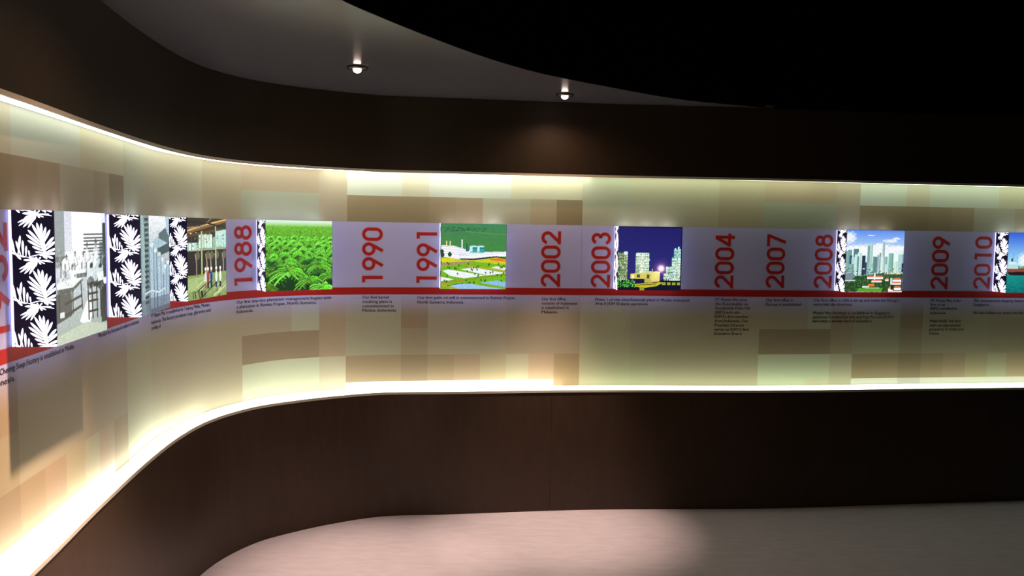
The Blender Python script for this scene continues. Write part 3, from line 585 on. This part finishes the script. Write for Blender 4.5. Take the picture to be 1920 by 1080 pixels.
for rep in range(-1, 3):
    for i, (a, b, wd) in enumerate(motif()):
        P = [((p[0] - 38) / 295, (p[1] + rep * 342 - 28 - 8) / 1010) for p in finger(a, b, wd)]
        for ax, lim, kl in ((0, 0, False), (0, 1, True), (1, 0, False), (1, 1, True)):
            if P: P = clip(P, ax, lim, kl)
        if len(P) >= 3:
            n = len(LV); LV += P; LF.append(tuple(range(n, n + len(P))))
def lightbox(u0, T, label, pic, photo_label):
    # T = how far the face stands off the wall; local frame: x along the wall, -y towards the room
    a = at(u0)[0][0]; b = at(u0 + BW)[0][0]; m = (a + b) / 2; t = (b - a) / np.linalg.norm(b - a)
    rz = math.atan2(t[1], t[0]); back = .006
    root = thing('photo_lightbox', label, 'light box', (m[0], m[1], BZ), 'picture light boxes on the timeline', rz)
    h = BW / 2
    # clear space behind for the curve of the wall
    obj('body', *box(-h + .002, h - .002, -T + .002, -back - .006, .002, BH - .009), m_acryl, root)
    obj('back_rim', *box(-h, h, -back - .006, -back, 0, BH), m_rim, root)
    # front transparency
    n = NP; img = pic; xs = np.linspace(-h, h, n); zz = np.linspace(BH, 0, n)
    X, Z = np.meshgrid(xs, zz); V = np.column_stack([X.ravel(), np.full(n * n, -T), Z.ravel()])
    idx = np.arange(n * n).reshape(n, n)
    Fc = np.column_stack([idx[1:, :-1].ravel(), idx[1:, 1:].ravel(), idx[:-1, 1:].ravel(), idx[:-1, :-1].ravel()])
    me = bpy.data.meshes.new('photo'); me.vertices.add(len(V)); me.vertices.foreach_set('co', V.ravel())
    me.loops.add(Fc.size); me.loops.foreach_set('vertex_index', Fc.ravel()); me.polygons.add(len(Fc)); me.polygons.foreach_set('loop_start', np.arange(0, Fc.size, 4)); me.polygons.foreach_set('loop_total', np.full(len(Fc), 4))
    me.update(calc_edges=True); me.materials.append(m_photo)
    ca = me.color_attributes.new('print', 'FLOAT_COLOR', 'POINT'); c = lin(img.reshape(-1, 3)); ca.data.foreach_set('color', np.column_stack([c, np.ones(len(c))]).ravel())
    o = bpy.data.objects.new('photo', me); S.collection.objects.link(o); o.parent = root; tag(o, photo_label)
    # leaf-printed sides
    for s in (-1, 1):
        x = s * (h - .002); d = T - .012
        sd = obj('side_film', *box(min(x, x + s * .0015), max(x, x + s * .0015), -T, -.013, 0, BH), m_leafdark, root)
        tag(sd, 'dark side film with white palm leaf pattern')
        xx = x + s * .0020
        P = [(xx, (-.013 - (d - .001) * q[0]) if s < 0 else (-T + (d - .001) * q[0]), BH * (1 - q[1])) for q in LV]
        obj('leaf_pattern', P, [tuple(f) for f in LF], m_leaf, sd)
    for k in (-.33, .0, .33):
        obj('diode', *box(k * BW - .009, k * BW + .009, -.042, -.020, BH - .0085, BH - .004), m_diode, root)
    return root
lightbox(1.499, .118, 'light box with monochrome photo of workers at tables, leftmost beside 1932', pic_workshop(), 'monochrome workshop photo')
lightbox(2.214, .116, 'light box with blue-grey photo of tall factory tanks, second from left', pic_tanks(), 'blue-grey photo of tanks')
lightbox(2.868, .105, 'light box with people in hard hats inside an old factory, left of 1988', pic_factory(), 'factory interior photo')
lightbox(3.583, .128, 'light box with bright green palm plantation photo beside 1988', pic_plantation(), 'green plantation photo')
lightbox(4.597, .118, 'light box with aerial photo of white mill roofs and ponds beside 1991', pic_mill(), 'aerial photo of mill and ponds')
lightbox(5.606, .122, 'light box with night photo of lit refinery towers beside 2003', pic_refinery(), 'night photo of refinery')
lightbox(6.942, .115, 'light box with city skyline photo beside 2008', pic_skyline(), 'city skyline photo')
lightbox(7.985, .118, 'light box with ship at sea photo at right edge beside 2010', pic_ship(), 'photo of ship on teal sea')

# ------------------------------------------------------------------ downlights
def lathe(prof, n=32):
    V, F = [], []
    for r, z in prof:
        for k in range(n): a = 2 * math.pi * k / n; V.append((r * math.cos(a), r * math.sin(a), z))
    for j in range(len(prof) - 1):
        for k in range(n): F.append((j * n + k, j * n + (k + 1) % n, (j + 1) * n + (k + 1) % n, (j + 1) * n + k))
    return V, F
def downlight(x, y, label):
    r = thing('downlight', label, 'downlight', (x, y, 2.31), 'recessed downlights in the soffit')
    obj('trim_ring', *lathe([(.0195, -.0005), (.0195, -.007), (.030, -.010), (.044, -.008), (.047, -.0005), (.0195, -.0005)]), m_ring, r, True)
    obj('bulb', *lathe([(.018, -.001), (.018, -.010), (.0175, -.016), (.014, -.021), (.008, -.024), (.0005, -.0245)]), m_bulb, r, True)
    return r
downlight(*LAMPS[0], 'lit downlight in the wide left part of the soffit, farther from its edge')
downlight(*LAMPS[1], 'lit downlight near the narrow right tip of the soffit')
downlight(*LAMPS[2], 'downlight in the soffit nearest the camera, above the 1932 panel')
